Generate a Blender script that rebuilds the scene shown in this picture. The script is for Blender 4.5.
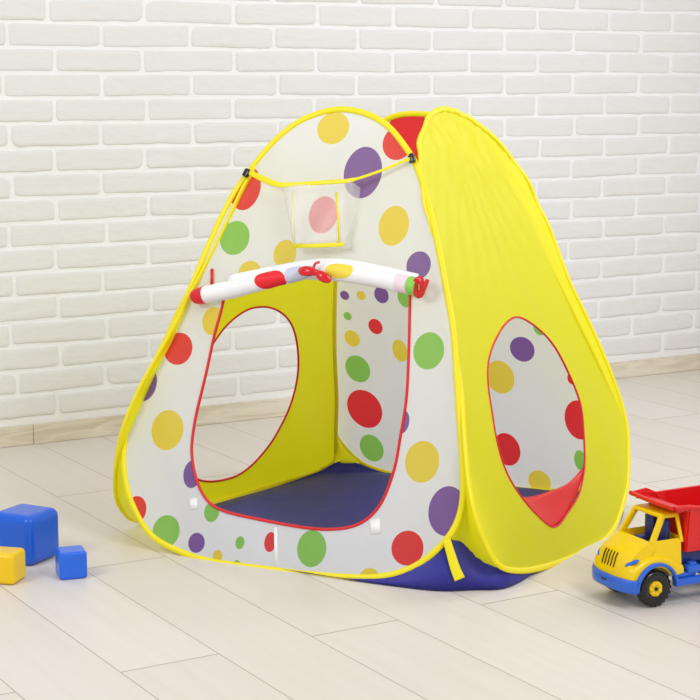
import bpy, bmesh, math, random
from mathutils import Vector, Matrix, noise
from mathutils.geometry import delaunay_2d_cdt
for o in list(bpy.data.objects): bpy.data.objects.remove(o)
S = bpy.context.scene; COL = S.collection
R = math.radians; PI = math.pi

# ---------------------------------------------------------------- camera, world, lights, exposure
cam = bpy.data.objects.new('camera', bpy.data.cameras.new('camera')); COL.objects.link(cam)
cam.location = (0, 0, 1.1); cam.rotation_euler = (R(90 - 8.85), 0, 0)
cam.data.sensor_width = 36; cam.data.lens = 1734.3 / 700 * 36
cam.data.clip_start = .05; S.camera = cam
S.view_settings.view_transform = 'Standard'; S.view_settings.look = 'None'
S.view_settings.gamma = 1; S.view_settings.exposure = 0.0
S.view_settings.use_curve_mapping = False
world = bpy.data.worlds.new('studio'); S.world = world; world.use_nodes = True
bg = world.node_tree.nodes['Background']; bg.inputs[0].default_value = (.94, .965, 1, 1); bg.inputs[1].default_value = .62

def area(name, loc, target, size, power, col=(1, 1, 1)):
    l = bpy.data.lights.new(name, 'AREA'); l.shape = 'RECTANGLE'; l.size, l.size_y = size
    l.energy = power; l.color = col
    o = bpy.data.objects.new(name, l); COL.objects.link(o); o.location = loc
    o.rotation_euler = (Vector(target) - Vector(loc)).to_track_quat('-Z', 'Y').to_euler()
    return o
area('softbox_right', (1.9, 1.6, 2.9), (.1, 4.6, .5), (1.2, 1.2), 48, (1, .995, .985))
area('softbox_left', (-2.0, 2.3, 1.95), (.1, 4.4, .6), (.9, .9), 22, (1, .995, .985))
area('softbox_rim', (2.15, 4.75, 1.75), (.5, 4.2, .5), (.9, 1.1), 15, (1, .995, .985))
area('softbox_wall', (.4, 3.6, 3.6), (.2, 5.9, 1.2), (2.4, .7), 10, (.98, .99, 1))

# ---------------------------------------------------------------- materials
def srgb(r, g, b):
    f = lambda c: (c / 255 / 12.92 if c / 255 <= .04045 else ((c / 255 + .055) / 1.055) ** 2.4)
    return (f(r), f(g), f(b), 1)
def newmat(name):
    m = bpy.data.materials.new(name); m.use_nodes = True
    return m, m.node_tree, m.node_tree.nodes['Principled BSDF'], m.node_tree.nodes['Material Output']
def nd(nt, t, **kw):
    n = nt.nodes.new(t)
    for k, v in kw.items(): setattr(n, k, v)
    return n
def mth(nt, op, a, b=None, c=None):
    n = nd(nt, 'ShaderNodeMath', operation=op)
    for i, v in enumerate((a, b, c)):
        if v is None: continue
        if isinstance(v, (int, float)): n.inputs[i].default_value = v
        else: nt.links.new(v, n.inputs[i])
    return n.outputs[0]
def mixc(nt, fac, a, b):
    n = nd(nt, 'ShaderNodeMix', data_type='RGBA')
    for s, v in ((n.inputs[0], fac), (n.inputs[6], a), (n.inputs[7], b)):
        if isinstance(v, (int, float)): s.default_value = v
        elif isinstance(v, tuple): s.default_value = v
        else: nt.links.new(v, s)
    return n.outputs[2]
def bump(nt, bsdf, scale, strength, dist=.001, detail=3, coord='Object', stretch=None):
    tc = nd(nt, 'ShaderNodeTexCoord'); no = nd(nt, 'ShaderNodeTexNoise'); bp = nd(nt, 'ShaderNodeBump')
    src = tc.outputs[coord]
    if stretch:
        mp = nd(nt, 'ShaderNodeMapping'); mp.inputs['Scale'].default_value = stretch
        nt.links.new(src, mp.inputs[0]); src = mp.outputs[0]
    nt.links.new(src, no.inputs['Vector'])
    no.inputs['Scale'].default_value = scale; no.inputs['Detail'].default_value = detail
    bp.inputs['Strength'].default_value = strength; bp.inputs['Distance'].default_value = dist
    nt.links.new(no.outputs[0], bp.inputs['Height']); nt.links.new(bp.outputs[0], bsdf.inputs['Normal'])
    return no.outputs[0]
def plain(name, col, rough=.5, bs=None, spec=.5, coat=0):
    m, nt, b, out = newmat(name)
    b.inputs['Roughness'].default_value = rough; b.inputs['Specular IOR Level'].default_value = spec
    if coat: b.inputs['Coat Weight'].default_value = coat; b.inputs['Coat Roughness'].default_value = .1
    sc, st = bs or (60, .08)
    h = bump(nt, b, sc, st)
    dark = tuple(c * .95 for c in col[:3]) + (1,)
    nt.links.new(mixc(nt, h, dark, col), b.inputs['Base Color'])
    return m
YELLOW = srgb(255, 251, 22)
def fabric(name, col, dots=None, transl=.3, rough=.42, dotcols=None, sheen=.12, paler=0):
    """thin woven nylon: part diffuse, part letting light through; dots are printed at (x, y, rx, ry, colour) in cloth metres"""
    m, nt, b, out = newmat(name)
    b.inputs['Roughness'].default_value = rough; b.inputs['Specular IOR Level'].default_value = .5
    b.inputs['Sheen Weight'].default_value = sheen; b.inputs['Sheen Roughness'].default_value = .4
    c = col
    uv = nd(nt, 'ShaderNodeUVMap', uv_map='cloth')
    for x, y, rx, ry, k in dots or []:
        sub = nd(nt, 'ShaderNodeVectorMath', operation='SUBTRACT'); sub.inputs[1].default_value = (x, y, 0)
        mul = nd(nt, 'ShaderNodeVectorMath', operation='MULTIPLY'); mul.inputs[1].default_value = (1 / rx, 1 / ry, 0)
        ln = nd(nt, 'ShaderNodeVectorMath', operation='LENGTH')
        nt.links.new(uv.outputs[0], sub.inputs[0]); nt.links.new(sub.outputs[0], mul.inputs[0]); nt.links.new(mul.outputs[0], ln.inputs[0])
        f = mth(nt, 'LESS_THAN', ln.outputs['Value'], 1.0)
        c = mixc(nt, f, c, dotcols[k])
    if isinstance(c, tuple):
        rgb = nd(nt, 'ShaderNodeRGB'); rgb.outputs[0].default_value = c; c = rgb.outputs[0]
    bump(nt, b, 7, .3, .014, 4, coord='Object', stretch=(1.6, 1.6, .8))
    nt.links.new(c, b.inputs['Base Color'])
    tr = nd(nt, 'ShaderNodeBsdfTranslucent'); nt.links.new(mixc(nt, paler, c, srgb(250, 249, 244)) if paler else c, tr.inputs[0])
    mx = nd(nt, 'ShaderNodeMixShader'); mx.inputs[0].default_value = transl
    nt.links.new(b.outputs[0], mx.inputs[1]); nt.links.new(tr.outputs[0], mx.inputs[2]); nt.links.new(mx.outputs[0], out.inputs[0])
    return m
DC = {'R': srgb(240, 26, 40), 'G': srgb(142, 208, 86), 'Y': srgb(247, 220, 66), 'P': srgb(128, 84, 170), 'L': srgb(205, 208, 226)}
WHITE = srgb(246, 247, 251)

# ---------------------------------------------------------------- geometry helpers
def link(name, me, mat, parent=None, smooth=True):
    o = bpy.data.objects.new(name, me); COL.objects.link(o)
    if mat: me.materials.append(mat)
    if parent: o.parent = parent
    if smooth:
        for p in me.polygons: p.use_smooth = True
    return o
def from_bm(name, bm, mat, parent=None, smooth=True, sharp=None):
    me = bpy.data.meshes.new(name); bmesh.ops.recalc_face_normals(bm, faces=bm.faces[:]); bm.to_mesh(me); bm.free()
    if smooth and sharp:
        for p in me.polygons: p.use_smooth = True
        me.set_sharp_from_angle(angle=R(sharp))
        return link(name, me, mat, parent, False)
    return link(name, me, mat, parent, smooth)
def catmull(pts, n=4, closed=True):
    out = []; N = len(pts); P = [Vector(p) for p in pts]
    rng = range(N) if closed else range(N - 1)
    for i in rng:
        if closed: a, b, c, d = P[i - 1], P[i], P[(i + 1) % N], P[(i + 2) % N]
        else: a, b, c, d = P[max(i - 1, 0)], P[i], P[i + 1], P[min(i + 2, N - 1)]
        for k in range(n):
            t = k / n
            out.append(.5 * ((2 * b) + (c - a) * t + (2 * a - 5 * b + 4 * c - d) * t * t + (3 * b - a - 3 * c + d) * t ** 3))
    if not closed: out.append(P[-1])
    return out
def resample(pts, step, closed=True):
    P = pts + [pts[0]] if closed else pts
    L = [0]
    for a, b in zip(P, P[1:]): L.append(L[-1] + (b - a).length)
    n = max(3, int(round(L[-1] / step))); out = []; j = 0
    for i in range(n if closed else n + 1):
        d = L[-1] * i / n
        while j < len(L) - 2 and L[j + 1] < d: j += 1
        f = (d - L[j]) / max(1e-9, L[j + 1] - L[j]); out.append(P[j].lerp(P[j + 1], min(1, f)))
    return out
def smooth_pts(P, it=2, closed=True):
    for _ in range(it):
        N = len(P)
        if closed: P = [(P[i - 1] + P[i] * 2 + P[(i + 1) % N]) / 4 for i in range(N)]
        else: P = [P[0]] + [(P[i - 1] + P[i] * 2 + P[i + 1]) / 4 for i in range(1, N - 1)] + [P[-1]]
    return P
def sweep(bm, pts, ra, rb=None, normal=None, closed=False, seg=10, cap=True, exp=1.0):
    """tube along pts; ra across, rb along the given normal; radii may be lists"""
    N = len(pts); rings = []; prev = None
    for i, p in enumerate(pts):
        a = pts[i - 1] if (i or closed) else p; b = pts[(i + 1) % N] if (i < N - 1 or closed) else p
        t = (b - a).normalized()
        nn = Vector(normal) if normal else (prev if prev else Vector((0, 0, 1)) if abs(t.z) < .9 else Vector((0, 1, 0)))
        nn = (nn - t * nn.dot(t)).normalized(); prev = nn; s = t.cross(nn)
        A = ra[i] if isinstance(ra, (list, tuple)) else ra
        B = A if rb is None else (rb[i] if isinstance(rb, (list, tuple)) else rb)
        ring = []
        for k in range(seg):
            c, d = math.cos(2 * PI * k / seg), math.sin(2 * PI * k / seg)
            c = math.copysign(abs(c) ** exp, c); d = math.copysign(abs(d) ** exp, d)
            ring.append(bm.verts.new(p + s * A * c + nn * B * d))
        rings.append(ring)
    for i in range(N if closed else N - 1):
        q, r = rings[i], rings[(i + 1) % N]
        for k in range(seg): bm.faces.new((q[k], q[(k + 1) % seg], r[(k + 1) % seg], r[k]))
    if cap and not closed: bm.faces.new(rings[0][::-1]); bm.faces.new(rings[-1])
    return rings
def box(bm, c, s, rot=None, bev=0, seg=2):
    g = bmesh.ops.create_cube(bm, size=1); vs = g['verts']
    bmesh.ops.scale(bm, vec=s, verts=vs)
    if bev:
        es = list({e for v in vs for e in v.link_edges})
        r = bmesh.ops.bevel(bm, geom=es, offset=bev, segments=seg, profile=.5, affect='EDGES')
        vs = list({v for f in r['faces'] for v in f.verts} | {v for v in vs if v.is_valid})
    if rot is not None: bmesh.ops.rotate(bm, cent=(0, 0, 0), matrix=rot, verts=vs)
    bmesh.ops.translate(bm, vec=c, verts=vs)
    return vs
def loft(bm, A, B):
    a = [bm.verts.new(p) for p in A]; b = [bm.verts.new(p) for p in B]
    for i in range(len(A) - 1): bm.faces.new((a[i], a[i + 1], b[i + 1], b[i]))
def empty(name, loc, rz, label, cat, group=None):
    o = bpy.data.objects.new(name, None); COL.objects.link(o); o.location = loc; o.rotation_euler = (0, 0, rz)
    o.empty_display_size = .05
    o['label'] = label; o['category'] = cat
    if group: o['group'] = group
    return o
def structure(o): o['kind'] = 'structure'; return o

# ---------------------------------------------------------------- the room: frame with x along the brick wall, y into it
ROOM_LOC = Vector((-1.060, 5.147, 0)); ROOM_A = R(30.954)
def room(o): o.location = ROOM_LOC; o.rotation_euler = (0, 0, ROOM_A); return structure(o)
# floor of pale boards
m_floor, nt, b, out = newmat('pale_floorboards')
tc = nd(nt, 'ShaderNodeTexCoord'); sp = nd(nt, 'ShaderNodeSeparateXYZ'); nt.links.new(tc.outputs['Object'], sp.inputs[0])
u = mth(nt, 'DIVIDE', mth(nt, 'SUBTRACT', sp.outputs[0], .12), .2065); ci = mth(nt, 'FLOOR', u); fu = mth(nt, 'SUBTRACT', u, ci)
par = mth(nt, 'FLOORED_MODULO', ci, 2.0)
v = mth(nt, 'ADD', mth(nt, 'DIVIDE', mth(nt, 'ADD', sp.outputs[1], 2.055), 1.372), mth(nt, 'MULTIPLY', mth(nt, 'SUBTRACT', 1.0, par), .5))
vi = mth(nt, 'FLOOR', v); fv = mth(nt, 'SUBTRACT', v, vi)
du = mth(nt, 'MULTIPLY', mth(nt, 'MINIMUM', fu, mth(nt, 'SUBTRACT', 1.0, fu)), .2065)
dv = mth(nt, 'MULTIPLY', mth(nt, 'MINIMUM', fv, mth(nt, 'SUBTRACT', 1.0, fv)), 1.372)
dm = mth(nt, 'MINIMUM', du, mth(nt, 'MULTIPLY', dv, .6))
mr = nd(nt, 'ShaderNodeMapRange'); mr.inputs[1].default_value = .0006; mr.inputs[2].default_value = .0016; nt.links.new(dm, mr.inputs[0])
cx = nd(nt, 'ShaderNodeCombineXYZ'); nt.links.new(ci, cx.inputs[0]); nt.links.new(vi, cx.inputs[1])
wn = nd(nt, 'ShaderNodeTexWhiteNoise', noise_dimensions='2D'); nt.links.new(cx.outputs[0], wn.inputs['Vector'])
mp = nd(nt, 'ShaderNodeMapping'); mp.inputs['Scale'].default_value = (34, 2.2, 1)
off = nd(nt, 'ShaderNodeVectorMath', operation='ADD'); nt.links.new(tc.outputs['Object'], off.inputs[0]); nt.links.new(wn.outputs['Color'], off.inputs[1])
nt.links.new(off.outputs[0], mp.inputs[0])
gr = nd(nt, 'ShaderNodeTexNoise'); gr.inputs['Scale'].default_value = 1.0; gr.inputs['Detail'].default_value = 6; gr.inputs['Distortion'].default_value = .6
nt.links.new(mp.outputs[0], gr.inputs['Vector'])
base = mixc(nt, wn.outputs['Value'], srgb(224, 216, 206), srgb(230, 223, 215))
grain = mixc(nt, mth(nt, 'MULTIPLY', mth(nt, 'SUBTRACT', gr.outputs[0], .35), .9), base, srgb(216, 206, 193))
seam = mixc(nt, mr.outputs[0], srgb(170, 158, 143), grain)
nt.links.new(seam, b.inputs['Base Color']); b.inputs['Roughness'].default_value = .42; b.inputs['Specular IOR Level'].default_value = .35
bp = nd(nt, 'ShaderNodeBump'); bp.inputs['Strength'].default_value = .25; bp.inputs['Distance'].default_value = .001
nt.links.new(mr.outputs[0], bp.inputs['Height']); nt.links.new(bp.outputs[0], b.inputs['Normal'])
bm = bmesh.new(); box(bm, (-.2, -2.7, -.02), (6.2, 5.8, .04)); room(from_bm('floor', bm, m_floor, smooth=False))

# whitewashed brick walls, every brick in relief
m_brick, nt, b, out = newmat('whitewashed_brick')
geo = nd(nt, 'ShaderNodeTexCoord'); n1 = nd(nt, 'ShaderNodeTexNoise'); n1.inputs['Scale'].default_value = 7; n1.inputs['Detail'].default_value = 5
nt.links.new(geo.outputs['Object'], n1.inputs['Vector'])
at = nd(nt, 'ShaderNodeAttribute', attribute_name='tone')
cb = mixc(nt, at.outputs['Fac'], srgb(245, 245, 245), srgb(231, 230, 228))
cb = mixc(nt, mth(nt, 'MULTIPLY', n1.outputs[0], .3), cb, srgb(221, 218, 212))
nt.links.new(cb, b.inputs['Base Color']); b.inputs['Roughness'].default_value = .8; b.inputs['Specular IOR Level'].default_value = .2
bump(nt, b, 22, .7, .006, 7, stretch=(.55, 1, 1.6))
def brick_wall(name, x0, x1, z0, rows, seed, L=.302, H=.0743, flip=False):
    rnd = random.Random(seed); bm = bmesh.new(); tone = bm.verts.layers.float.new('tone')
    q = [bm.verts.new(p) for p in ((x0, 0, 0), (x1, 0, 0), (x1, 0, z0 + rows * H), (x0, 0, z0 + rows * H))]; bm.faces.new(q)
    q = [bm.verts.new(p) for p in ((x0, .12, 0), (x1, .12, 0), (x1, .12, z0 + rows * H), (x0, .12, z0 + rows * H))]; bm.faces.new(q)
    for r in range(rows):
        start = .197 if r % 2 == 0 else .052
        k0 = math.ceil((x0 - start) / L) - 1; js = []
        k = k0
        while start + k * L < x1 + L: js.append(start + k * L + rnd.uniform(-.011, .011)); k += 1
        for a, c in zip(js, js[1:]):
            a = max(a, x0 - .004); c = min(c, x1 + .004)
            if c - a < .03: continue
            g = .0065; xa, xb = a + g + rnd.uniform(0, .002), c - g - rnd.uniform(0, .002)
            za, zb = z0 + r * H + .0062, z0 + (r + 1) * H - .0058
            sk = rnd.uniform(-.0022, .0022); dep = rnd.uniform(.004, .0065); sd = rnd.uniform(0, 99)
            rad = [rnd.uniform(.006, .013) for _ in range(4)]
            if rnd.random() < .12: rad[rnd.randrange(4)] = .024
            cor = [(xb, zb, 0), (xa, zb, 90), (xa, za, 180), (xb, za, 270)]; ol = []
            for ii, (X_, Z_, an) in enumerate(cor):
                rr = rad[ii]; cxx = X_ + (-rr if X_ == xb else rr); czz = Z_ + (-rr if Z_ == zb else rr)
                for s in range(4):
                    t = R(an + 30 * s); ol.append((cxx + rr * math.cos(t), czz + rr * math.sin(t)))
                nx = cor[(ii + 1) % 4]; rn = rad[(ii + 1) % 4]
                e = ol[-1]
                if ii in (0, 2):
                    tx = nx[0] + (rn if nx[0] == xa else -rn)
                    for s in range(1, 8): ol.append((e[0] + (tx - e[0]) * s / 8, e[1]))
                else:
                    tz = nx[1] + (rn if nx[1] == za else -rn)
                    for s in range(1, 3): ol.append((e[0], e[1] + (tz - e[1]) * s / 3))
            cxm, czm = (xa + xb) / 2, (za + zb) / 2; rings = []
            for ins, y in ((-.0015, .001), (0.0006, -dep * .72), (.0035, -dep), (.012, -dep * 1.04)):
                ring = []
                for (px, pz) in ol:
                    w = noise.noise(Vector((px * 26, sd, pz * 26))) * .0026 + noise.noise(Vector((px * 90, sd, pz * 90))) * .0012
                    dx = px - cxm; dz = pz - czm
                    hx = (xb - xa) / 2; hz = (zb - za) / 2
                    fx = 1 - ins / hx; fz = 1 - (ins + w) / hz
                    v_ = bm.verts.new((cxm + dx * fx + w * (1 if dx > 0 else -1) * .5, y, czm + dz * fz + sk * dx / hx * 1.2))
                    v_[tone] = 0.1 if y > 0 else 1.0
                    ring.append(v_)
                rings.append(ring)
            n = len(ol)
            for A, B in zip(rings, rings[1:]):
                for i in range(n): bm.faces.new((A[i], A[(i + 1) % n], B[(i + 1) % n], B[i]))
            bm.faces.new(rings[-1])
    me = bpy.data.meshes.new(name); bm.normal_update(); bmesh.ops.recalc_face_normals(bm, faces=bm.faces[:]); bm.to_mesh(me); bm.free()
    return link(name, me, m_brick)
room(brick_wall('wall_back', -1.6, 2.815, .081, 33, 5))
wr = brick_wall('wall_right', 0, .9, .081, 33, 9); structure(wr)
ca, sa = math.cos(ROOM_A), math.sin(ROOM_A)
wr.location = ROOM_LOC + Vector((ca * 2.812 , sa * 2.812, 0)); wr.rotation_euler = (0, 0, ROOM_A - PI / 2)
# wooden baseboard
m_base, nt, b, out = newmat('light_wood_baseboard')
tc = nd(nt, 'ShaderNodeTexCoord'); mp = nd(nt, 'ShaderNodeMapping'); mp.inputs['Scale'].default_value = (2.2, 1, 16); nt.links.new(tc.outputs['Object'], mp.inputs[0])
n1 = nd(nt, 'ShaderNodeTexNoise'); n1.inputs['Scale'].default_value = 2.2; n1.inputs['Detail'].default_value = 6; n1.inputs['Distortion'].default_value = 1.4; nt.links.new(mp.outputs[0], n1.inputs['Vector'])
cr = nd(nt, 'ShaderNodeValToRGB'); cr.color_ramp.elements[0].position = .36; cr.color_ramp.elements[0].color = srgb(210, 198, 174)
cr.color_ramp.elements[1].position = .62; cr.color_ramp.elements[1].color = srgb(230, 222, 203); nt.links.new(n1.outputs[0], cr.inputs[0])
nt.links.new(cr.outputs[0], b.inputs['Base Color']); b.inputs['Roughness'].default_value = .5
def board(name, spans, loc, rz):
    bm = bmesh.new()
    for a, c in spans: box(bm, ((a + c) / 2, -.006, .031), (c - a - .0015, .012, .0615), bev=.0015, seg=1)
    o = from_bm(name, bm, m_base, sharp=40); o.location = loc; o.rotation_euler = (0, 0, rz); return structure(o)
board('baseboard_back', [(-1.6, .103), (.103, 1.46), (1.46, 2.80)], ROOM_LOC, ROOM_A)
board('baseboard_right', [(0.012, .9)], wr.location, ROOM_A - PI / 2)

# ---------------------------------------------------------------- the tent: frame with x along its front edge, y towards its back
tent = empty('play_tent', (.03326, 4.28455, 0), R(-26),
             'large yellow and white polka-dot pop-up play tent standing on the pale floor', 'tent')
def frame(o, th, side, lean):
    th = R(th); l = R(lean)
    t = Vector((math.cos(th), math.sin(th), 0)); m = side * Vector((math.sin(th), -math.cos(th), 0))
    return Vector(o), t, -m * math.sin(l) + Vector((0, 0, math.cos(l))), m * math.cos(l) + Vector((0, 0, math.sin(l)))
FRM = {'front': frame((0, -.505, 0), 0, 1, 17.5), 'right': frame((.5803, -.1924, 0), 85, 1, 20),
       'back': frame((.13, .50, 0), 0, -1, 19), 'left': frame((-.41, .03, 0), 78, -1, 17)}
FRONT_OUT = [(0.0244, 1.0827), (-0.0458, 1.0683), (-0.1051, 1.0358), (-0.1614, 0.9801), (-0.1996, 0.9244), (-0.229, 0.8731), (-0.2559, 0.8052), (-0.3095, 0.6385), (-0.3371, 0.5705), (-0.379, 0.4504), (-0.4129, 0.3633), (-0.4304, 0.2951), (-0.4307, 0.245), (-0.4245, 0.201), (-0.4046, 0.1412), (-0.3665, 0.0843), (-0.3182, 0.0381), (-0.2468, 0.0126), (-0.1513, -0.0026), (0.0144, -0.0023), (0.0839, -0.0017), (0.212, 0.0052), (0.302, 0.0206), (0.3716, 0.057), (0.4216, 0.1087), (0.447, 0.1598), (0.4514, 0.2203), (0.4371, 0.3097), (0.4201, 0.3919), (0.3988, 0.4977), (0.3821, 0.5771), (0.3573, 0.6536), (0.3226, 0.7544), (0.2832, 0.8557), (0.2407, 0.9473), (0.204, 0.9947), (0.1542, 1.043), (0.0963, 1.0712)]
RIGHT_OUT = [(0.1467, 1.0978), (0.2439, 1.0792), (0.3397, 1.035), (0.4152, 0.9748), (0.4713, 0.9033), (0.5015, 0.8133), (0.5198, 0.7288), (0.5257, 0.6316), (0.5634, 0.5358), (0.6026, 0.4088), (0.6231, 0.286), (0.606, 0.2047), (0.539, 0.1151), (0.4675, 0.0582), (0.3723, 0.0114), (0.2569, -0.0079), (0.1374, -0.0068), (0.028, 0.0003), (-0.0737, 0.0111), (-0.1694, 0.0287), (-0.2507, 0.0596), (-0.2765, 0.1088), (-0.2875, 0.1799), (-0.2654, 0.2578), (-0.2213, 0.3633), (-0.1646, 0.5042), (-0.1244, 0.6511), (-0.095, 0.7899), (-0.0701, 0.9072), (-0.0386, 0.9897), (-0.0048, 1.0369), (0.0666, 1.0817)]
RIGHT_WIN = [(0.1737, 0.5757), (0.2586, 0.5453), (0.3336, 0.4833), (0.3661, 0.3984), (0.3795, 0.3163), (0.3428, 0.2342), (0.2886, 0.1652), (0.2002, 0.1153), (0.0593, 0.0751), (-0.0049, 0.117), (-0.0585, 0.1706), (-0.098, 0.2425), (-0.0957, 0.3227), (-0.0664, 0.4068), (-0.0299, 0.475), (0.0564, 0.5379)]
LEFT_WIN = [(-0.1689, 0.5227), (-0.1146, 0.5534), (-0.037, 0.5571), (0.0387, 0.5315), (0.1044, 0.4805), (0.155, 0.3956), (0.1758, 0.3124), (0.1592, 0.2143), (0.1059, 0.1213), (0.0379, 0.0729), (-0.0683, 0.0675), (-0.1487, 0.0952)]
DOOR = [(-0.212, 0.6361), (-0.215, 0.5875), (-0.2278, 0.5142), (-0.2366, 0.4173), (-0.2459, 0.3326), (-0.2462, 0.2729), (-0.2412, 0.2377), (-0.2198, 0.1828), (-0.1852, 0.1383), (-0.1348, 0.1165), (-0.0243, 0.1066), (0.0681, 0.102), (0.1374, 0.1039), (0.1957, 0.1165), (0.2348, 0.1408), (0.2619, 0.1818), (0.2807, 0.2564), (0.2851, 0.3189), (0.2883, 0.4118), (0.2793, 0.528), (0.2656, 0.6617)]
FRONT_DOTS = [(0.0129, 1.0365, 0.042, 0.0392, 'Y'), (0.1063, 0.9309, 0.0487, 0.0613, 'P'), (0.1852, 1.003, 0.0379, 0.0407, 'R'), (-0.2, 0.8857, 0.041, 0.0545, 'R'), (-0.2077, 0.7629, 0.0395, 0.0418, 'G'), (0.0192, 0.827, 0.0377, 0.0445, 'R'), (0.2027, 0.8076, 0.0375, 0.0471, 'Y'), (-0.0676, 0.7301, 0.0304, 0.0338, 'Y'), (0.2774, 0.7188, 0.0294, 0.0325, 'P'), (-0.2352, 0.5596, 0.03, 0.034, 'Y'), (-0.3203, 0.4871, 0.0388, 0.039, 'R'), (-0.4008, 0.3975, 0.0366, 0.044, 'P'), (-0.3178, 0.2904, 0.0442, 0.0481, 'Y'), (-0.2324, 0.1934, 0.0243, 0.0331, 'P'), (-0.3709, 0.0934, 0.0278, 0.0333, 'R'), (-0.2818, 0.0533, 0.0354, 0.0376, 'G'), (-0.1659, 0.1108, 0.02, 0.0233, 'G'), (-0.1954, 0.0357, 0.0227, 0.0233, 'P'), (-0.1334, 0.012, 0.0132, 0.0138, 'Y'), (-0.0798, 0.0491, 0.0118, 0.0149, 'G'), (-0.0802, 0.0022, 0.0078, 0.0068, 'G'), (-0.0028, 0.0596, 0.0154, 0.0228, 'R'), (0.1055, 0.0572, 0.0377, 0.0416, 'G'), (0.3364, 0.0856, 0.0382, 0.0384, 'R'), (0.4195, 0.1765, 0.0447, 0.0546, 'P'), (0.3451, 0.2781, 0.0407, 0.0467, 'Y'), (0.2559, 0.0118, 0.0243, 0.0198, 'Y'), (0.3286, 0.5259, 0.0374, 0.042, 'G'), (0.2853, 0.3627, 0.017, 0.0271, 'P'), (-0.1541, 0.6827, 0.0296, 0.0267, 'Y')]
BACK_DOTS = [(-0.3378, 0.555, 0.0137, 0.0138, 'P'), (-0.2872, 0.558, 0.0136, 0.0137, 'Y'), (-0.2261, 0.5634, 0.0209, 0.0242, 'P'), (-0.1562, 0.5599, 0.0236, 0.03, 'G'), (-0.3398, 0.4915, 0.0123, 0.0124, 'G'), (-0.2584, 0.4667, 0.0212, 0.0232, 'R'), (-0.3377, 0.4226, 0.0232, 0.0252, 'Y'), (-0.1953, 0.3983, 0.0226, 0.0342, 'Y'), (-0.3353, 0.3286, 0.0374, 0.0417, 'G'), (-0.3337, 0.2024, 0.0537, 0.0607, 'R'), (-0.3305, 0.0767, 0.0367, 0.0436, 'G'), (0.1574, 0.4262, 0.0337, 0.0358, 'P'), (0.0862, 0.339, 0.0402, 0.0489, 'Y'), (0.2109, 0.4902, 0.0166, 0.0205, 'G'), (0.0816, 0.1173, 0.0383, 0.0511, 'R'), (0.2958, 0.2284, 0.0391, 0.0581, 'R'), (0.1649, 0.0226, 0.0322, 0.0355, 'Y'), (0.2893, 0.1056, 0.017, 0.0313, 'G'), (0.2876, 0.35, 0.0138, 0.0179, 'R'), (-0.0768, 1.0047, 0.0666, 0.0815, 'R')]

LEFT_OUT = [(0, 1.04), (-.06, 1.03), (-.15, .98), (-.215, .9), (-.25, .8), (-.29, .7), (-.335, .6), (-.382, .5), (-.432, .4), (-.468, .293), (-.4665, .21),
            (-.4545, .143), (-.435, .09), (-.4016, .052), (-.3577, .017), (-.27, .002), (-.1, -.002), (.08, 0), (.22, .004), (.34, .010), (.42, .018), (.437, .045), (.422, .085), (.40, .15),
            (.368, .25), (.31, .39), (.235, .6), (.2, .75), (.17, .85), (.13, .95), (.07, 1.02)]
BACK_OUT = [(-.03, 1.075), (-.13, 1.065), (-.205, 1.0), (-.25, .92), (-.29, .84), (-.34, .72), (-.385, .58), (-.425, .40), (-.456, .25), (-.455, .16), (-.43, .09), (-.365, .02), (-.25, -.004), (-.1, -.006), (.05, -.006), (.2, -.003), (.31, .02), (.375, .08), (.405, .16), (.405, .25), (.36, .40), (.30, .56), (.245, .70), (.19, .84), (.155, .93), (.12, .99), (.05, 1.055)]
def P3(n, x, y, w=0):
    o, t, s, m = FRM[n]; return o + t * x + s * y + m * w
def ripple(n, x, y):
    sd = {'front': 1.3, 'right': 4.1, 'back': 7.7, 'left': 9.9}[n]
    w = noise.noise(Vector((x * 5 + y * 3, y * 2.2 - x, sd))) * .006 + noise.noise(Vector((x * 14 + y * 6, y * 4, sd + 5))) * .0022
    if n == 'right':   # gathers radiating from the narrow top
        a = math.atan2(x - .17, 1.12 - y); w += .0026 * math.sin(a * 42) * max(0, min(1, (y - .62) / .3))
    if n == 'left':    # folds that fan out from the lower back corner
        a = math.atan2(y + .02, .44 - x); d = math.hypot(y + .02, .44 - x); w += .0035 * math.sin(a * 13) * math.exp(-(d / .22) ** 2)
    return w
def panel(name, n, outline, holes, mat, step=.02, wscale=1.0, off=0):
    outs = [smooth_pts(resample(catmull([Vector((x, y)) for x, y in outline]), .013), 2)]
    for h in holes: outs.append(h)
    vs = []; es = []
    for ol in outs:
        b0 = len(vs); vs += [p.copy() for p in ol]; es += [(b0 + i, b0 + (i + 1) % len(ol)) for i in range(len(ol))]
    def inside(p, poly):
        r = False
        for i in range(len(poly)):
            a, b = poly[i - 1], poly[i]
            if (a.y > p.y) != (b.y > p.y) and p.x < (b.x - a.x) * (p.y - a.y) / (b.y - a.y) + a.x: r = not r
        return r
    xs = [p.x for p in outs[0]]; ys = [p.y for p in outs[0]]
    y = min(ys); row = 0
    while y < max(ys):
        x = min(xs) + (row % 2) * step / 2
        while x < max(xs):
            p = Vector((x, y))
            if inside(p, outs[0]) and not any(inside(p, h) for h in outs[1:]) and min((q - p).length for o in outs for q in o) > step * .45: vs.append(p)
            x += step
        y += step * .87; row += 1
    V, E_, F_, _, _, _ = delaunay_2d_cdt(vs, es, [], 0, 1e-6)
    me = bpy.data.meshes.new(name)
    faces = []
    for f in F_:
        c = sum((V[i] for i in f), Vector((0, 0))) / len(f)
        if inside(c, outs[0]) and not any(inside(c, h) for h in outs[1:]): faces.append(tuple(f))
    me.from_pydata([P3(n, p.x, p.y, ripple(n, p.x, p.y) * wscale + off) for p in V], [], faces)
    uv = me.uv_layers.new(name='cloth')
    for lp in me.loops: uv.data[lp.index].uv = V[lp.vertex_index]
    o = link(name, me, mat, tent)
    return o, outs[0]
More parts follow.
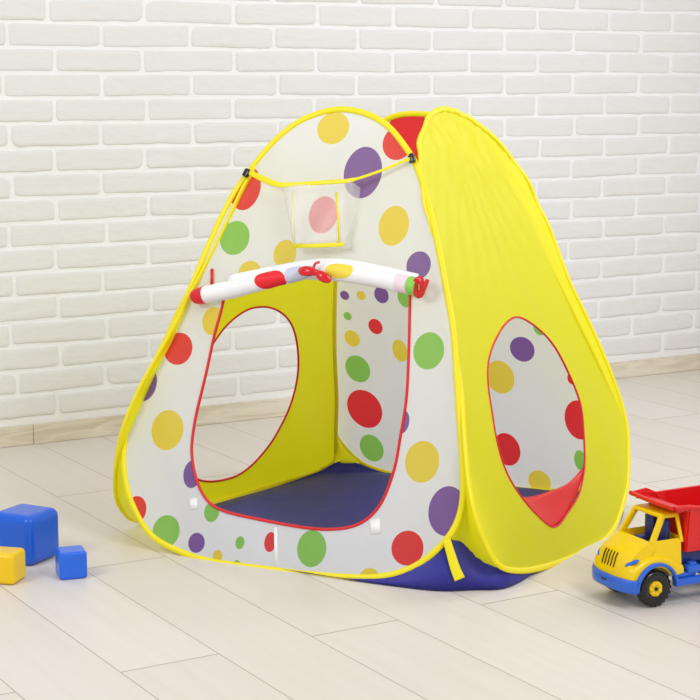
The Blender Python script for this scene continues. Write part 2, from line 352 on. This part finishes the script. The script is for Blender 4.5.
def edging(name, n, ol, mat, a, b, parent=None, closed=True, off=0, wscale=1.0):
    bm = bmesh.new()
    sweep(bm, [P3(n, p.x, p.y, ripple(n, p.x, p.y) * wscale + off) for p in ol], a, b, normal=FRM[n][3], closed=closed, seg=10)
    return from_bm(name, bm, mat, parent or tent)
def loop(pts, it=6, step=.012): return smooth_pts(resample(catmull([Vector(p) for p in pts]), step), it)

m_white = fabric('dotted_white_fabric', WHITE, FRONT_DOTS, .42, dotcols=DC, paler=.2)
m_back = fabric('dotted_white_back_fabric', WHITE, BACK_DOTS, .52, dotcols=DC, paler=.05)
m_yel = fabric('yellow_fabric', YELLOW, None, .47)
m_edge = plain('yellow_binding_tape', srgb(250, 234, 0), .45, (300, .15))
m_red = plain('red_piping', srgb(222, 20, 34), .4, (300, .1))
m_redf = fabric('red_fabric', srgb(238, 40, 36), None, .2)
m_navy = fabric('navy_fabric', srgb(46, 46, 150), None, .08, rough=.55, sheen=0)

# door opening: traced sides and bottom, straight top under the rolled flap
dl = [Vector(p) for p in DOOR]
side = smooth_pts(resample(catmull([tuple(p) for p in dl], closed=False), .011, closed=False), 2, closed=False)
top_l, top_r = Vector((-.205, .672)), Vector((.266, .672))
doorpoly = [top_l] + side + [top_r] + [top_r.lerp(top_l, i / 24) for i in range(1, 24)]
door_edge = [top_l] + side + [top_r]
fp, fo = panel('front_panel', 'front', FRONT_OUT, [doorpoly], m_white)
rw = loop(RIGHT_WIN); lw = loop(LEFT_WIN[1:-1] + [(-.15, .088), (-.205, .135), (-.24, .21), (-.252, .31), (-.235, .41), (-.185, .505)])
rp, ro = panel('side_panel', 'right', RIGHT_OUT, [rw], m_yel)
bp_, bo = panel('back_panel', 'back', BACK_OUT, [], m_back)
lp_, lo = panel('side_panel', 'left', LEFT_OUT, [lw], m_yel)
fp['label'] = 'white front panel printed with coloured dots'; rp['label'] = 'right yellow side panel with egg-shaped window'
bp_['label'] = 'white dotted back panel seen through the openings'; lp_['label'] = 'left yellow side panel with round window'
for n, ol, par in (('front', fo, fp), ('right', ro, rp), ('back', bo, bp_), ('left', lo, lp_)):
    edging('binding', n, ol, m_edge, .0074, .0042, par)
edging('window_piping', 'right', rw, m_red, .0026, .0026, rp)
edging('window_piping', 'left', lw, m_red, .0028, .0028, lp_)
edging('door_piping', 'front', door_edge, m_red, .0036, .0034, fp, closed=False)
zt = bmesh.new(); sweep(zt, [P3('front', -.2554, .684, .006), P3('front', -.251, .665, .008), P3('front', -.249, .645, .006)], .0042, .0012, normal=FRM['front'][3], seg=8)
from_bm('zipper_tape', zt, m_red, fp)

# red flap closing the foot of the right window
top = catmull([(-.0635, .1771), (-.03, .171), (.0036, .1659), (.0597, .1601), (.1194, .1574), (.1722, .1558), (.2319, .1603), (.302, .176)], 3, closed=False)
def flap_side(poly, y): return poly
low = [p for p in rw if p.y < .186]
low.sort(key=lambda p: math.atan2(p.y - .2, p.x - .12))
bm = bmesh.new(); rows = 9
a_l, a_r = low[0], low[-1]
vs = []
for i in range(25):
    f = i / 24; tp_ = top[0].lerp(top[-1], 0); k = f * (len(top) - 1); k0 = min(int(k), len(top) - 2); tp_ = top[k0].lerp(top[k0 + 1], k - k0)
    k = f * (len(low) - 1); k0 = min(int(k), len(low) - 2); lo_ = low[k0].lerp(low[k0 + 1], k - k0)
    col_ = []
    for j in range(rows):
        g = j / (rows - 1); p = lo_.lerp(tp_, g); w = -.002 - .009 * g * math.sin(PI * f) + .004 * math.sin(f * 9 + g * 2) * g
        col_.append(bm.verts.new(P3('right', p.x, p.y, w)))
    vs.append(col_)
for i in range(24):
    for j in range(rows - 1): bm.faces.new((vs[i][j], vs[i + 1][j], vs[i + 1][j + 1], vs[i][j + 1]))
bmesh.ops.remove_doubles(bm, verts=bm.verts[:], dist=.0004)
fl = from_bm('window_flap', bm, m_redf, tent); fl['label'] = 'red fabric flap across the foot of the side window'
sol = fl.modifiers.new('thick', 'SOLIDIFY'); sol.thickness = .0012

# yellow corner gussets between neighbouring panels
def edge_side(n, ol, sgn, y0, y1, N=26):
    """one long edge of a panel from height y0 to y1"""
    cx0 = sum(p.x for p in ol) / len(ol); out = []
    for i in range(N):
        y = y0 + (y1 - y0) * i / (N - 1); best = None
        for a, b in zip(ol, ol[1:] + ol[:1]):
            if (a.y - y) * (b.y - y) <= 0 and abs(a.y - b.y) > 1e-7:
                x = a.x + (b.x - a.x) * (y - a.y) / (b.y - a.y)
                if (x - cx0) * sgn > 0 and (best is None or (x - best) * sgn > 0): best = x
        if best is None: best = cx0
        out.append(P3(n, best, y, ripple(n, best, y) - .001))
    return out
def gusset(A, B, sag, bottom_dip=.0):
    bm = bmesh.new(); K = 7; cen = Vector((.04, 0, 0)); grid = []
    for i, (a, b) in enumerate(zip(A, B)):
        row = []
        for k in range(K + 1):
            f = k / K; p = a.lerp(b, f); inw = Vector((cen.x - p.x, cen.y - p.y, 0)).normalized()
            g = 4 * f * (1 - f); low_ = max(0, 1 - i / 5)
            p = p + inw * (sag * g * min(1, (a - b).length / .06)) + Vector((0, 0, bottom_dip * g * low_))
            p += inw * .002 * math.sin(f * 12 + i * .3)
            row.append(bm.verts.new(p))
        grid.append(row)
    for r0, r1 in zip(grid, grid[1:]):
        for k in range(K): bm.faces.new((r0[k], r0[k + 1], r1[k + 1], r1[k]))
    bmesh.ops.remove_doubles(bm, verts=bm.verts[:], dist=.0003)
    return from_bm('corner_gusset', bm, m_yel, tent), [v for v in A[:1]]
FRa = edge_side('front', fo, 1, .125, .9); FRb = edge_side('right', ro, -1, .05, .88)
FLa = edge_side('front', fo, -1, .035, .9); FLb = edge_side('left', lo, -1, .03, .9)
BLa = edge_side('back', bo, -1, .025, .9); BLb = edge_side('left', lo, 1, .03, .9)
BRa = edge_side('back', bo, 1, .06, .9); BRb = edge_side('right', ro, 1, .06, .9)
gusset(FRa, FRb, .03, -.028); gusset(FLa, FLb, .012); gusset(BLa, BLb, .012); gusset(BRa, BRb, .012)

# navy groundsheet: flat base with a low wall rising to the panels' feet
def low_edge(n, ol, y0, inward, rev=False, N=18):
    pts = [p for p in ol if p.y < y0 and not (n == 'front' and p.x < 0 and (p.y > .03 or p.x < -.25)) and not (n == 'left' and p.x < -.22)]; pts.sort(key=lambda p: p.x, reverse=rev)
    pts = resample(pts, .04, closed=False)
    return [P3(n, p.x, max(p.y, 0) + .004, -inward) for p in pts]
rim = low_edge('front', fo, .13, .004) + [Vector((.455, -.430, .100)), Vector((.478, -.420, .062)), Vector((.512, -.422, .052))] + low_edge('right', ro, .06, .006) + \
      low_edge('back', bo, .03, .012, rev=True) + low_edge('left', lo, .04, .012, rev=True)
rim = smooth_pts(resample(rim, .025), 2)
cen = Vector((.06, 0, 0)); bm = bmesh.new(); N = len(rim)
ground = []
for p in rim:
    g = Vector((p.x, p.y, 0)); d = (g - cen); L = d.length; d.normalize()
    g = g - d * .004 + d * min(.03, p.z * .3)
    if g.y < -.3: g.y -= .018 * max(0, min(1, (g.x + .1) / .25)); g.x += .006
    ground.append(g)
ground = smooth_pts(ground, 5)
R0 = [bm.verts.new(p) for p in rim]
R1 = [bm.verts.new(p.lerp(g, .6) + Vector((g - cen)).normalized() * .008 * min(1, p.z / .05) + Vector((0, 0, .001))) for p, g in zip(rim, ground)]
R2 = [bm.verts.new(g + Vector((0, 0, .0035))) for g in ground]
rings = [R0, R1, R2]
for s in (.9, .75, .6, .45, .3, .15):
    rings.append([bm.verts.new(cen + (g - cen) * s + Vector((0, 0, .004 + .0035 * (1 + noise.noise(Vector((g.x * s * 6, g.y * s * 6, 3.0))))))) for g in ground])
for A, B in zip(rings, rings[1:]):
    for i in range(N): bm.faces.new((A[i], A[(i + 1) % N], B[(i + 1) % N], B[i]))
bm.faces.new(rings[-1])
gs = from_bm('groundsheet', bm, m_navy, tent)

# yellow tie strap at the front corner
bm = bmesh.new()
sweep(bm, catmull([(.430, -.478, .112), (.442, -.482, .082), (.455, -.487, .052), (.467, -.490, .030)], 4, closed=False), [.0085 + .0003 * i for i in range(13)], .0012, normal=(.35, -.9, .2), seg=8, exp=.5)
from_bm('tie_strap', bm, m_edge, tent)

# strap with two clips and the clear pocket hanging from it
m_clip = plain('black_plastic', srgb(28, 27, 28), .25)
sp_ = catmull([(-.1884, -.2391, .8831), (-.1646, -.2477, .8758), (-.1274, -.2615, .8653), (-.0873, -.2714, .8572), (-.0246, -.27, .8612), (.0424, -.2684, .8668),
               (.0976, -.2655, .8726), (.1597, -.2463, .8937), (.2128, -.2306, .9169), (.2285, -.2266, .9228)], 5, closed=False)
hw = [.0052 + (.0022 * math.sin(PI * i / 18) if i < 18 else 0) - (.0018 if 30 < i < 42 else 0) for i in range(len(sp_))]
bm = bmesh.new(); sweep(bm, sp_, hw, .0013, normal=(0, -.95, .3), seg=10, exp=.6)
strap = from_bm('hanging_strap', bm, m_edge, tent)
for c, tz in (((-.1962, -.2365, .8806), .9), ((.2292, -.2235, .9222), -.9)):
    bm = bmesh.new(); rot = Matrix.Rotation(R(-17.5), 3, 'X') @ Matrix.Rotation(tz * .45, 3, 'Y')
    box(bm, c, (.016, .009, .019), rot=rot, bev=.0025)
    box(bm, Vector(c) + rot @ Vector((.003, -.006, 0)), (.010, .004, .0215), rot=rot, bev=.0012)
    bmesh.ops.translate(bm, vec=(0, 0, 0), verts=bm.verts[:])
    from_bm('clip', bm, m_clip, tent, sharp=40)
m_film, nt, b, out = newmat('clear_film')
b.inputs['Base Color'].default_value = srgb(246, 244, 240); b.inputs['Roughness'].default_value = .25
bump(nt, b, 30, .3, .003)
tr = nd(nt, 'ShaderNodeBsdfTransparent'); mx = nd(nt, 'ShaderNodeMixShader'); mx.inputs[0].default_value = .36
nt.links.new(tr.outputs[0], mx.inputs[1]); nt.links.new(b.outputs[0], mx.inputs[2]); nt.links.new(mx.outputs[0], out.inputs[0])
bm = bmesh.new()
TL, TR_ = Vector((-.0785, -.2725, .8545)), Vector((.096, -.2668, .8705)); BL, BR_ = Vector((-.0305, -.315, .7195)), Vector((.1005, -.3118, .7295))
sheet = []
for i in range(13):
    u_ = i / 12; row = []
    for j in range(13):
        v_ = j / 12; p = TL.lerp(TR_, u_).lerp(BL.lerp(BR_, u_), v_); p = p + Vector((0, -.004 * math.sin(PI * u_) * math.sin(PI * v_) - .002 * math.sin(u_ * 7 + v_ * 5), 0)); row.append(bm.verts.new(p))
    sheet.append(row)
for i in range(12):
    for j in range(12): bm.faces.new((sheet[i][j], sheet[i + 1][j], sheet[i + 1][j + 1], sheet[i][j + 1]))
inn = [Vector((-.0505, -.276, .712)), Vector((.106, -.272, .7105)), Vector((.1085, -.2265, .848)), Vector((-.088, -.237, .838))]
iv = [bm.verts.new(p) for p in inn]
bm.faces.new([sheet[i][12] for i in range(13)] + [iv[1], iv[0]])
bm.faces.new([sheet[12][j] for j in range(13)] + [iv[1], iv[2]]); bm.faces.new([sheet[0][j] for j in range(13)] + [iv[0], iv[3]])
pk = from_bm('clear_pocket', bm, m_film, tent); pk['label'] = 'clear pocket hanging from the strap'
def tape(pts, a, name='pocket_tape', mat=m_edge, par=pk):
    bm = bmesh.new(); sweep(bm, [Vector(p) for p in pts], a, .001, normal=(0, -.95, .3), seg=8, exp=.6); return from_bm(name, bm, mat, par)
tape([(-.031, -.318, .7195), (.03, -.318, .7225), (.101, -.3145, .7285)], .0048)
tape([(.0634, -.2785, .8446), (.078, -.298, .785), (.0883, -.3145, .7307)], .0027)
m_pale = plain('pale_tape', srgb(240, 238, 190), .4)
tape([(-.048, -.279, .8462), (-.04, -.298, .78), (-.0281, -.3165, .722)], .0024, mat=m_pale)
m_wt = plain('white_tape', srgb(250, 250, 250), .5)
# white hook-and-loop tags on the front
def tag_quad(a, c, w, name='fastener_tag'):
    bm = bmesh.new(); sweep(bm, [P3('front', *a, ripple('front', *a) + .0006), P3('front', *c, ripple('front', *c) + .0006)], w, .0007, normal=FRM['front'][3], seg=8, exp=.4)
    from_bm(name, bm, m_wt, fp)
tag_quad((-.221, .137), (-.214, .112), .0105); tag_quad((.0055, .0945), (.0215, .006), .0042); tag_quad((.25, .14), (.2575, .108), .0125)

# rolled-up door flap tied in the middle
m_roll = fabric('rolled_door_fabric', srgb(246, 245, 247), None, .15)
def spotted(name, spots):
    m, nt, b, out = newmat(name); b.inputs['Roughness'].default_value = .55
    tc = nd(nt, 'ShaderNodeTexCoord'); rgb = nd(nt, 'ShaderNodeRGB'); rgb.outputs[0].default_value = srgb(247, 245, 246); c = rgb.outputs[0]
    for p, r3, k in spots:
        sub = nd(nt, 'ShaderNodeVectorMath', operation='SUBTRACT'); sub.inputs[1].default_value = p
        mul = nd(nt, 'ShaderNodeVectorMath', operation='MULTIPLY'); mul.inputs[1].default_value = tuple(1 / x for x in r3)
        ln = nd(nt, 'ShaderNodeVectorMath', operation='LENGTH')
        nt.links.new(tc.outputs['Object'], sub.inputs[0]); nt.links.new(sub.outputs[0], mul.inputs[0]); nt.links.new(mul.outputs[0], ln.inputs[0])
        c = mixc(nt, mth(nt, 'LESS_THAN', ln.outputs['Value'], 1.0), c, DC[k] if isinstance(k, str) else k)
    nt.links.new(c, b.inputs['Base Color']); bump(nt, b, 20, .35, .006)
    return m
m_rollL = spotted('rolled_door_left', [((-.075, -.345, .640), (.041, .03, .026), 'R'), ((-.006, -.338, .662), (.034, .05, .05), 'L')])
m_rollR = spotted('rolled_door_right', [((.0985, -.336, .6705), (.036, .03, .019), 'Y'), ((.2555, -.3405, .652), (.016, .05, .05), srgb(244, 220, 228)), ((.284, -.335, .644), (.0165, .05, .03), 'G')])
def roll(name, pts, rad, mat, par=None):
    P = catmull(pts, 6, closed=False); n = len(P); K = len(rad) - 1
    rr = []
    for i in range(n):
        k = i / (n - 1) * K; k0 = min(int(k), K - 1); rr.append(rad[k0] * (1 - (k - k0)) + rad[k0 + 1] * (k - k0))
    bm = bmesh.new(); rg = sweep(bm, P, rr, seg=20)
    for v_ in bm.verts: v_.co += Vector((0, 0, 1)) * .0016 * noise.noise(v_.co * 40) + Vector((0, 1, 0)) * .0012 * noise.noise(v_.co * 55)
    # spiral fold line of the rolled layers
    return from_bm(name, bm, mat, par or tent, sharp=60)
rl = roll('rolled_door', [(-.258, -.3385, .5952), (-.2289, -.3375, .601), (-.1636, -.3334, .6171), (-.0995, -.3287, .6351), (-.0358, -.3238, .6507), (.0096, -.321, .6619), (.034, -.319, .6672)],
          [.0205, .0215, .0215, .0205, .020, .0185, .0165, .013, .008], m_rollL)
rl['label'] = 'white dotted door flap rolled up and tied'
rd = roll('rolled_edge', [(-.288, -.339, .5885), (-.282, -.3395, .590), (-.27, -.3390, .5925), (-.255, -.3385, .596)], [.0125, .018, .0205, .0212], m_red, rl)
rr_ = roll('rolled_door', [(.0405, -.319, .668), (.0787, -.3189, .6655), (.1304, -.3202, .6605), (.1945, -.3224, .654), (.258, -.3253, .6455), (.289, -.326, .6415)],
           [.008, .016, .0205, .0205, .0205, .020, .0205, .0215, .0205], m_rollR)
rr_['label'] = 'right half of the rolled white door flap'
# white under-layer of the flap still showing above the roll
bm = bmesh.new()
sweep(bm, catmull([(-.20, -.3255, .632), (-.1, -.316, .655), (.0, -.309, .676), (.06, -.308, .683), (.13, -.309, .68), (.22, -.312, .668), (.285, -.315, .658)], 4, closed=False), .012, .004, normal=(0, -.95, .3), seg=10)
from_bm('flap_hem', bm, m_wt, tent)
# ribbon bow in the middle
m_rib = plain('red_satin_ribbon', srgb(222, 16, 26), .22, (200, .05), .6)
def ribbon(pts, w, name='ribbon', par=rl, nrm=(0, -.95, .3), th=.0012):
    P = catmull(pts, 6, closed=False); bm = bmesh.new()
    ww = [w[0] + (w[1] - w[0]) * math.sin(PI * i / (len(P) - 1)) ** .7 for i in range(len(P))]
    sweep(bm, P, ww, th, normal=nrm, seg=8, exp=.6); return from_bm(name, bm, m_rib, par)
ribbon([(.047, -.3445, .664), (.03, -.35, .667), (.012, -.349, .6665), (.001, -.343, .668)], (.004, .0115), th=.0035)
ribbon([(.043, -.3455, .664), (.03, -.349, .661), (.017, -.347, .660)], (.003, .0055), th=.003)
ribbon([(.045, -.3445, .664), (.058, -.35, .659), (.072, -.349, .652), (.083, -.344, .648)], (.004, .0115), th=.003)
ribbon([(.045, -.3445, .66), (.039, -.345, .672), (.04, -.34, .683), (.047, -.332, .687)], (.003, .0032), th=.002)
bm = bmesh.new(); bmesh.ops.create_uvsphere(bm, u_segments=12, v_segments=8, radius=.0065); bmesh.ops.scale(bm, vec=(1, .8, 1.2), verts=bm.verts[:]); bmesh.ops.translate(bm, vec=(.045, -.3455, .664), verts=bm.verts[:])
from_bm('knot', bm, m_rib, rl)
# shiny ribbon curl at the right end
ring_pts = [(.3 + .0105 * math.cos(a), -.342 + .004 * math.sin(a * .5), .6425 + .0185 * math.sin(a)) for a in [R(d) for d in range(-60, 300, 30)]]
bm = bmesh.new(); sweep(bm, [Vector(p) for p in ring_pts], .0075, .003, normal=(.2, -1, .2), closed=True, seg=10)
from_bm('ribbon_loop', bm, m_rib, rr_)
ribbon([(.302, -.346, .625), (.311, -.347, .632), (.317, -.346, .645), (.3225, -.342, .662)], (.004, .0052), par=rr_, nrm=(.9, -.4, 0), th=.0035)

# ---------------------------------------------------------------- toy building blocks
m_blue = plain('blue_plastic', srgb(20, 97, 220), .25, (40, .04)); m_blue2 = plain('bright_blue_plastic', srgb(34, 108, 232), .28, (40, .04)); m_yp = plain('yellow_plastic', srgb(252, 208, 0), .3, (40, .04))
def block(loc, th, s, bev, mat, label, seg=5):
    bm = bmesh.new(); box(bm, (s / 2, s / 2, s / 2), (s, s, s), bev=bev, seg=seg)
    for v_ in bm.verts:      # faces of a blown plastic block are very slightly dished
        q = v_.co - Vector((s / 2,) * 3)
        v_.co -= q * .0
    o = from_bm('toy_block', bm, mat, sharp=None); o.location = loc; o.rotation_euler = (0, 0, R(th))
    for p in o.data.polygons: p.use_smooth = True
    o['label'] = label; o['category'] = 'block'; o['group'] = 'plastic building blocks on the floor'
    wn_ = o.modifiers.new('wn', 'WEIGHTED_NORMAL')
    return o
block((-.7262, 3.8300, 0), 63, .118, .0195, m_blue, 'largest blue plastic block, standing behind the yellow block')
block((-.6444, 3.7286, 0), 19, .0625, .0065, m_blue2, 'smallest blue plastic block, to the right of the large one')
block((-.7390, 3.688, 0), 76, .0705, .0105, m_yp, 'yellow plastic block cut by the left edge of the photo')

# ---------------------------------------------------------------- toy dump truck: x forward, y towards its left side (facing the camera)
truck = empty('toy_dump_truck', (.6138, 3.5995, 0), R(207), 'toy dump truck with yellow cab, blue chassis and red tipper bed', 'toy truck')
m_cy = plain('cab_yellow_plastic', srgb(253, 213, 0), .26, (40, .04)); m_tb = plain('chassis_blue_plastic', srgb(44, 104, 216), .3, (40, .04))
m_tn = plain('dark_blue_plastic', srgb(28, 48, 120), .35); m_tr = plain('bed_red_plastic', srgb(228, 22, 26), .3, (40, .04))
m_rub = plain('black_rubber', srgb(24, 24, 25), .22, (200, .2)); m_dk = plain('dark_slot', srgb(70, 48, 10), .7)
WY = .072
# cab lower body: cross sections across y, each an x-z profile with a wheel-arch cut
def cab_profile(y):
    e = abs(y) / WY; k = 1 - .20 * e ** 3; hood = [(-.070, .066), (-.070, .10), (-.070, .134), (-.066, .139), (-.045, .139), (-.025, .139), (-.008, .139), (.006, .138), (.018, .1345), (.030, .130),
         (.042, .125), (.052, .120), (.060, .1135), (.0655, .104), (.069, .092), (.073, .080), (.0735, .064)]
    P = []
    for x, z in hood:
        x = x * k if x > .03 else x
        z -= .010 * e ** 2 * max(0, min(1, (x - .0) / .05)) if z > .1 else 0
        if e > .8:
            cap = (.108 if e < .9 else .1065 if e < .95 else .103 if e < .985 else .096) - 5.5 * (x + .002) ** 2
            if e < .83 and x < .0: cap = max(cap, .131)
            z = min(z, max(cap, .066))
        if e < .75 and -.066 <= x <= -.008: z = .118
        P.append((x, z))
    return P
ys = [-1, -.975, -.94, -.88, -.825, -.79, -.68, -.5, -.25, 0, .25, .5, .68, .79, .825, .88, .94, .975, 1]
ys = [y * WY for y in ys]
bm = bmesh.new(); secs = []
for y in ys:
    e = abs(y) / WY; P = cab_profile(y)
    arch = []
    for d in range(0, 181, 12):
        if e > .6:
            a = R(d); x = .003 + .046 * math.cos(a); z = .041 + .0455 * math.sin(a); arch.append((x, max(z, .062)))
        else: arch.append((.049 - .092 * d / 180, .064))
    secs.append([bm.verts.new((x, y, z)) for x, z in P + arch])
for A, B in zip(secs, secs[1:]):
    n = len(A)
    for i in range(n): bm.faces.new((A[i], B[i], B[(i + 1) % n], A[(i + 1) % n]))
bm.faces.new(secs[0]); bm.faces.new(secs[-1][::-1])
bmesh.ops.triangulate(bm, faces=[f for f in bm.faces if len(f.verts) > 4])
cab = from_bm('cab', bm, m_cy, truck, sharp=42)
# pillars and roof of the open cab
bm = bmesh.new()
RZ = .188
def bar(a, c, wx, wy): sweep(bm, [Vector(a), Vector(c)], wx, wy, normal=(0, 1, 0), seg=12, exp=.45)
for s in (1, -1):
    bar((.002, s * .0545, .134), (-.029, s * .0455, RZ), .0075, .0035)    # windscreen pillar
    bar((-.0735, s * .0575, .130), (-.066, s * .0465, RZ), .004, .003)    # rear pillar
box(bm, (-.074, 0, .136), (.006, .112, .010), bev=.001)
roofv = box(bm, (-.0465, 0, RZ + .002), (.047, .100, .010), bev=.004, seg=3)
for v_ in roofv: v_.co.z += -.003 * (abs(v_.co.y) / .05) ** 3
from_bm('cab_frame', bm, m_cy, cab, sharp=40)
# grille slots, head lamps
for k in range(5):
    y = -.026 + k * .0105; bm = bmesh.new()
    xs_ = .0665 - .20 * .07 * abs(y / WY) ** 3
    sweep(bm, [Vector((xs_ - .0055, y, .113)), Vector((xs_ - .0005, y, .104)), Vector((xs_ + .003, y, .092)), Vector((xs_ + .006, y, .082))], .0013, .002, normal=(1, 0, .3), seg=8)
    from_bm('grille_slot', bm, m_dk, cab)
for s in (1, -1):
    bm = bmesh.new(); bmesh.ops.create_uvsphere(bm, u_segments=16, v_segments=10, radius=1)
    bmesh.ops.scale(bm, vec=(.0165, .006, .0048), verts=bm.verts[:])
    bmesh.ops.rotate(bm, cent=(0, 0, 0), matrix=Matrix.Rotation(R(-s * 34), 3, 'Z') @ Matrix.Rotation(R(24), 3, 'Y'), verts=bm.verts[:])
    bmesh.ops.translate(bm, vec=(.0535, s * .056, .0985), verts=bm.verts[:])
    from_bm('head_lamp', bm, m_tb, cab)
# bumper, arches and side skirts in blue
bm = bmesh.new()
path = []
for i in range(21):
    y = -.078 + .156 * i / 20; e = abs(y) / .078; path.append(Vector((.074 - .022 * e ** 3.2, y, .0505)))
sweep(bm, path, .0065, .0145, normal=(0, 0, 1), seg=14, exp=.45)
bmp = from_bm('bumper', bm, m_tb, truck, sharp=40)
for y in (.0015, .0105):
    b2 = bmesh.new(); box(b2, (.0808, y - .012, .053), (.003, .0056, .0042), bev=.0006, seg=1); from_bm('bolt_hole', b2, m_clip, bmp)
bm = bmesh.new()
for s in (1, -1):
    arc = [Vector((.002 + .0515 * math.cos(R(d)), s * .073, .0405 + .053 * math.sin(R(d)))) for d in range(0, 181, 9)]
    sweep(bm, arc, .0038, .0085, normal=(0, 1, 0), seg=12, exp=.5)
    box(bm, (-.20, s * .073, .0475), (.30, .016, .015), bev=.003)
box(bm, (-.145, 0, .058), (.39, .07, .018), bev=.003)
box(bm, (-.08, 0, .060), (.05, .142, .010), bev=.003)
box(bm, (-.098, .062, .070), (.034, .024, .018), bev=.004); box(bm, (-.098, .062, .081), (.018, .016, .008), bev=.003)
box(bm, (-.098, -.062, .070), (.034, .024, .018), bev=.004)
from_bm('chassis', bm, m_tb, truck, sharp=40)
bm = bmesh.new(); box(bm, (-.195, 0, .095), (.24, .104, .030), bev=.004)
from_bm('bed_support', bm, m_tn, truck, sharp=40)
# seats
for s in (1, -1):
    bm = bmesh.new(); box(bm, (-.052, s * .024, .150), (.014, .030, .054), bev=.006, seg=3); box(bm, (-.036, s * .024, .124), (.036, .030, .013), bev=.004, seg=2)
    from_bm('seat', bm, m_tn, truck, sharp=50)
# red dump bed: hollow tub with a canopy over the cab
bm = bmesh.new()
def quadwall(P, th):
    c = sum((Vector(p) for p in P), Vector()) / 4; n = (Vector(P[1]) - Vector(P[0])).cross(Vector(P[2]) - Vector(P[0])).normalized() * th
    a = [bm.verts.new(Vector(p)) for p in P]; b_ = [bm.verts.new(Vector(p) + n) for p in P]
    bm.faces.new(a); bm.faces.new(b_[::-1])
    for i in range(4): bm.faces.new((a[i], b_[i], b_[(i + 1) % 4], a[(i + 1) % 4]))
xf, xr = -.082, -.330; yb, yt = .062, .070; zb, zt = .108, .203
quadwall([(xf, -yb, zb), (xr, -yb, zb), (xr, yb, zb), (xf, yb, zb)], -.004)
quadwall([(xf, yb, zb), (xr, yb, zb), (xr - .01, yt, zt + .004), (xf, yt, zt)], .003)
quadwall([(xf, -yb, zb), (xr, -yb, zb), (xr - .01, -yt, zt + .004), (xf, -yt, zt)], -.003)
quadwall([(xf, -yb, zb), (xf, yb, zb), (xf, yt, zt - .006), (xf, -yt, zt - .006)], .003)
quadwall([(xr, -yb, zb), (xr, yb, zb), (xr - .012, yt, zt + .004), (xr - .012, -yt, zt + .004)], -.003)
for s in (1, -1):
    for xx in (-.122, -.185, -.255): sweep(bm, [Vector((xx, s * (yb + .003), zb + .004)), Vector((xx, s * (yt + .003), zt))], .005, .0035, normal=(0, 1, 0), seg=8, exp=.5)
    sweep(bm, [Vector((-.038, s * .0755, .210)), Vector((-.075, s * .0755, .2085)), Vector((-.105, s * .0745, .205)), Vector((-.2, s * .0745, .206)), Vector((-.342, s * .0745, .208))], .0045, .003, normal=(0, 0, 1), seg=10, exp=.6)
    # gusset rib from rim to side
    quadwall([(-.098, s * .072, .204), (-.122, s * .072, .204), (-.122, s * .066, .170), (-.120, s * .066, .170)], .004 * s)
sweep(bm, [Vector((-.342, -.075, .208)), Vector((-.342, .075, .208))], .0045, .004, normal=(0, 0, 1), seg=10, exp=.6)
# canopy plate over the cab with a raised lip
lipf = []
for i in range(13):
    y = -.0755 + .151 * i / 12; e = y / .0755
    lipf.append(Vector((-.035 + .004 * (1 - e ** 2), y, .2115 - .0015 * e)))
sweep(bm, lipf, .0045, .0045, normal=(0, 0, 1), seg=10, exp=.6)
quadwall([(-.034, -.074, .207), (-.034, .074, .207), (-.083, .070, .198), (-.083, -.070, .198)], .003)
for s in (1, -1):
    z0 = .211 if s > 0 else .2145
    quadwall([(-.034, s * .0755, z0), (-.078, s * .0755, z0 + .001), (-.104, s * .0735, .204), (-.05, s * .073, .198)], .0025 * s)
    sweep(bm, [Vector((-.036, s * .0755, .212)), Vector((-.076, s * .0755, .2165 if s < 0 else .211)), Vector((-.103, s * .074, .2045))], .003, .003, normal=(0, 0, 1), seg=8)
bed = from_bm('dump_bed', bm, m_tr, truck, sharp=40)
# wheels
def wheel(x, y, s):
    bm = bmesh.new(); prof = [(.0185, -.0115), (.030, -.0115), (.0365, -.0105), (.0395, -.0065), (.0398, 0), (.0395, .0065), (.0365, .0105), (.030, .0125), (.0235, .0118), (.0185, .0085)]
    seg = 40; rings = []
    for k in range(seg):
        a = 2 * PI * k / seg; rings.append([bm.verts.new((r_ * math.cos(a), y_, r_ * math.sin(a))) for r_, y_ in prof])
    for k in range(seg):
        A, B = rings[k], rings[(k + 1) % seg]
        for i in range(len(prof)): bm.faces.new((A[i], A[(i + 1) % len(prof)], B[(i + 1) % len(prof)], B[i]))
    # shoulder tread lugs
    for k in range(20):
        a = 2 * PI * k / 20; rot = Matrix.Rotation(-a, 3, 'Y'); box(bm, rot @ Vector((.0385, .0075, 0)), (.0012, .006, .005), rot=rot, bev=.0004, seg=1)
    w = from_bm('wheel', bm, m_rub, truck, sharp=45); w.location = (x, y, .0400); w.rotation_euler = (0, 0, 0 if s > 0 else PI)
    bm = bmesh.new(); g = bmesh.ops.create_cone(bm, cap_ends=True, segments=32, radius1=.0175, radius2=.0165, depth=.012, matrix=Matrix.Rotation(R(-90), 4, 'X'))
    for k in range(7):
        a = 2 * PI * k / 7; g = bmesh.ops.create_uvsphere(bm, u_segments=12, v_segments=8, radius=.0052); bmesh.ops.scale(bm, vec=(1, .55, 1), verts=g['verts'])
        bmesh.ops.translate(bm, vec=(.0118 * math.cos(a), .0065, .0118 * math.sin(a)), verts=g['verts'])
    h = from_bm('hub', bm, m_cy, w, sharp=40); h.location = (0, .003, 0)
    bm = bmesh.new(); bmesh.ops.create_cone(bm, cap_ends=True, segments=20, radius1=.0042, radius2=.0036, depth=.004, matrix=Matrix.Translation((0, .0105, 0)) @ Matrix.Rotation(R(-90), 4, 'X'))
    from_bm('axle_cap', bm, m_clip, w, sharp=40)
for x in (.002, -.245):
    for s in (1, -1): wheel(x, s * .063, s)
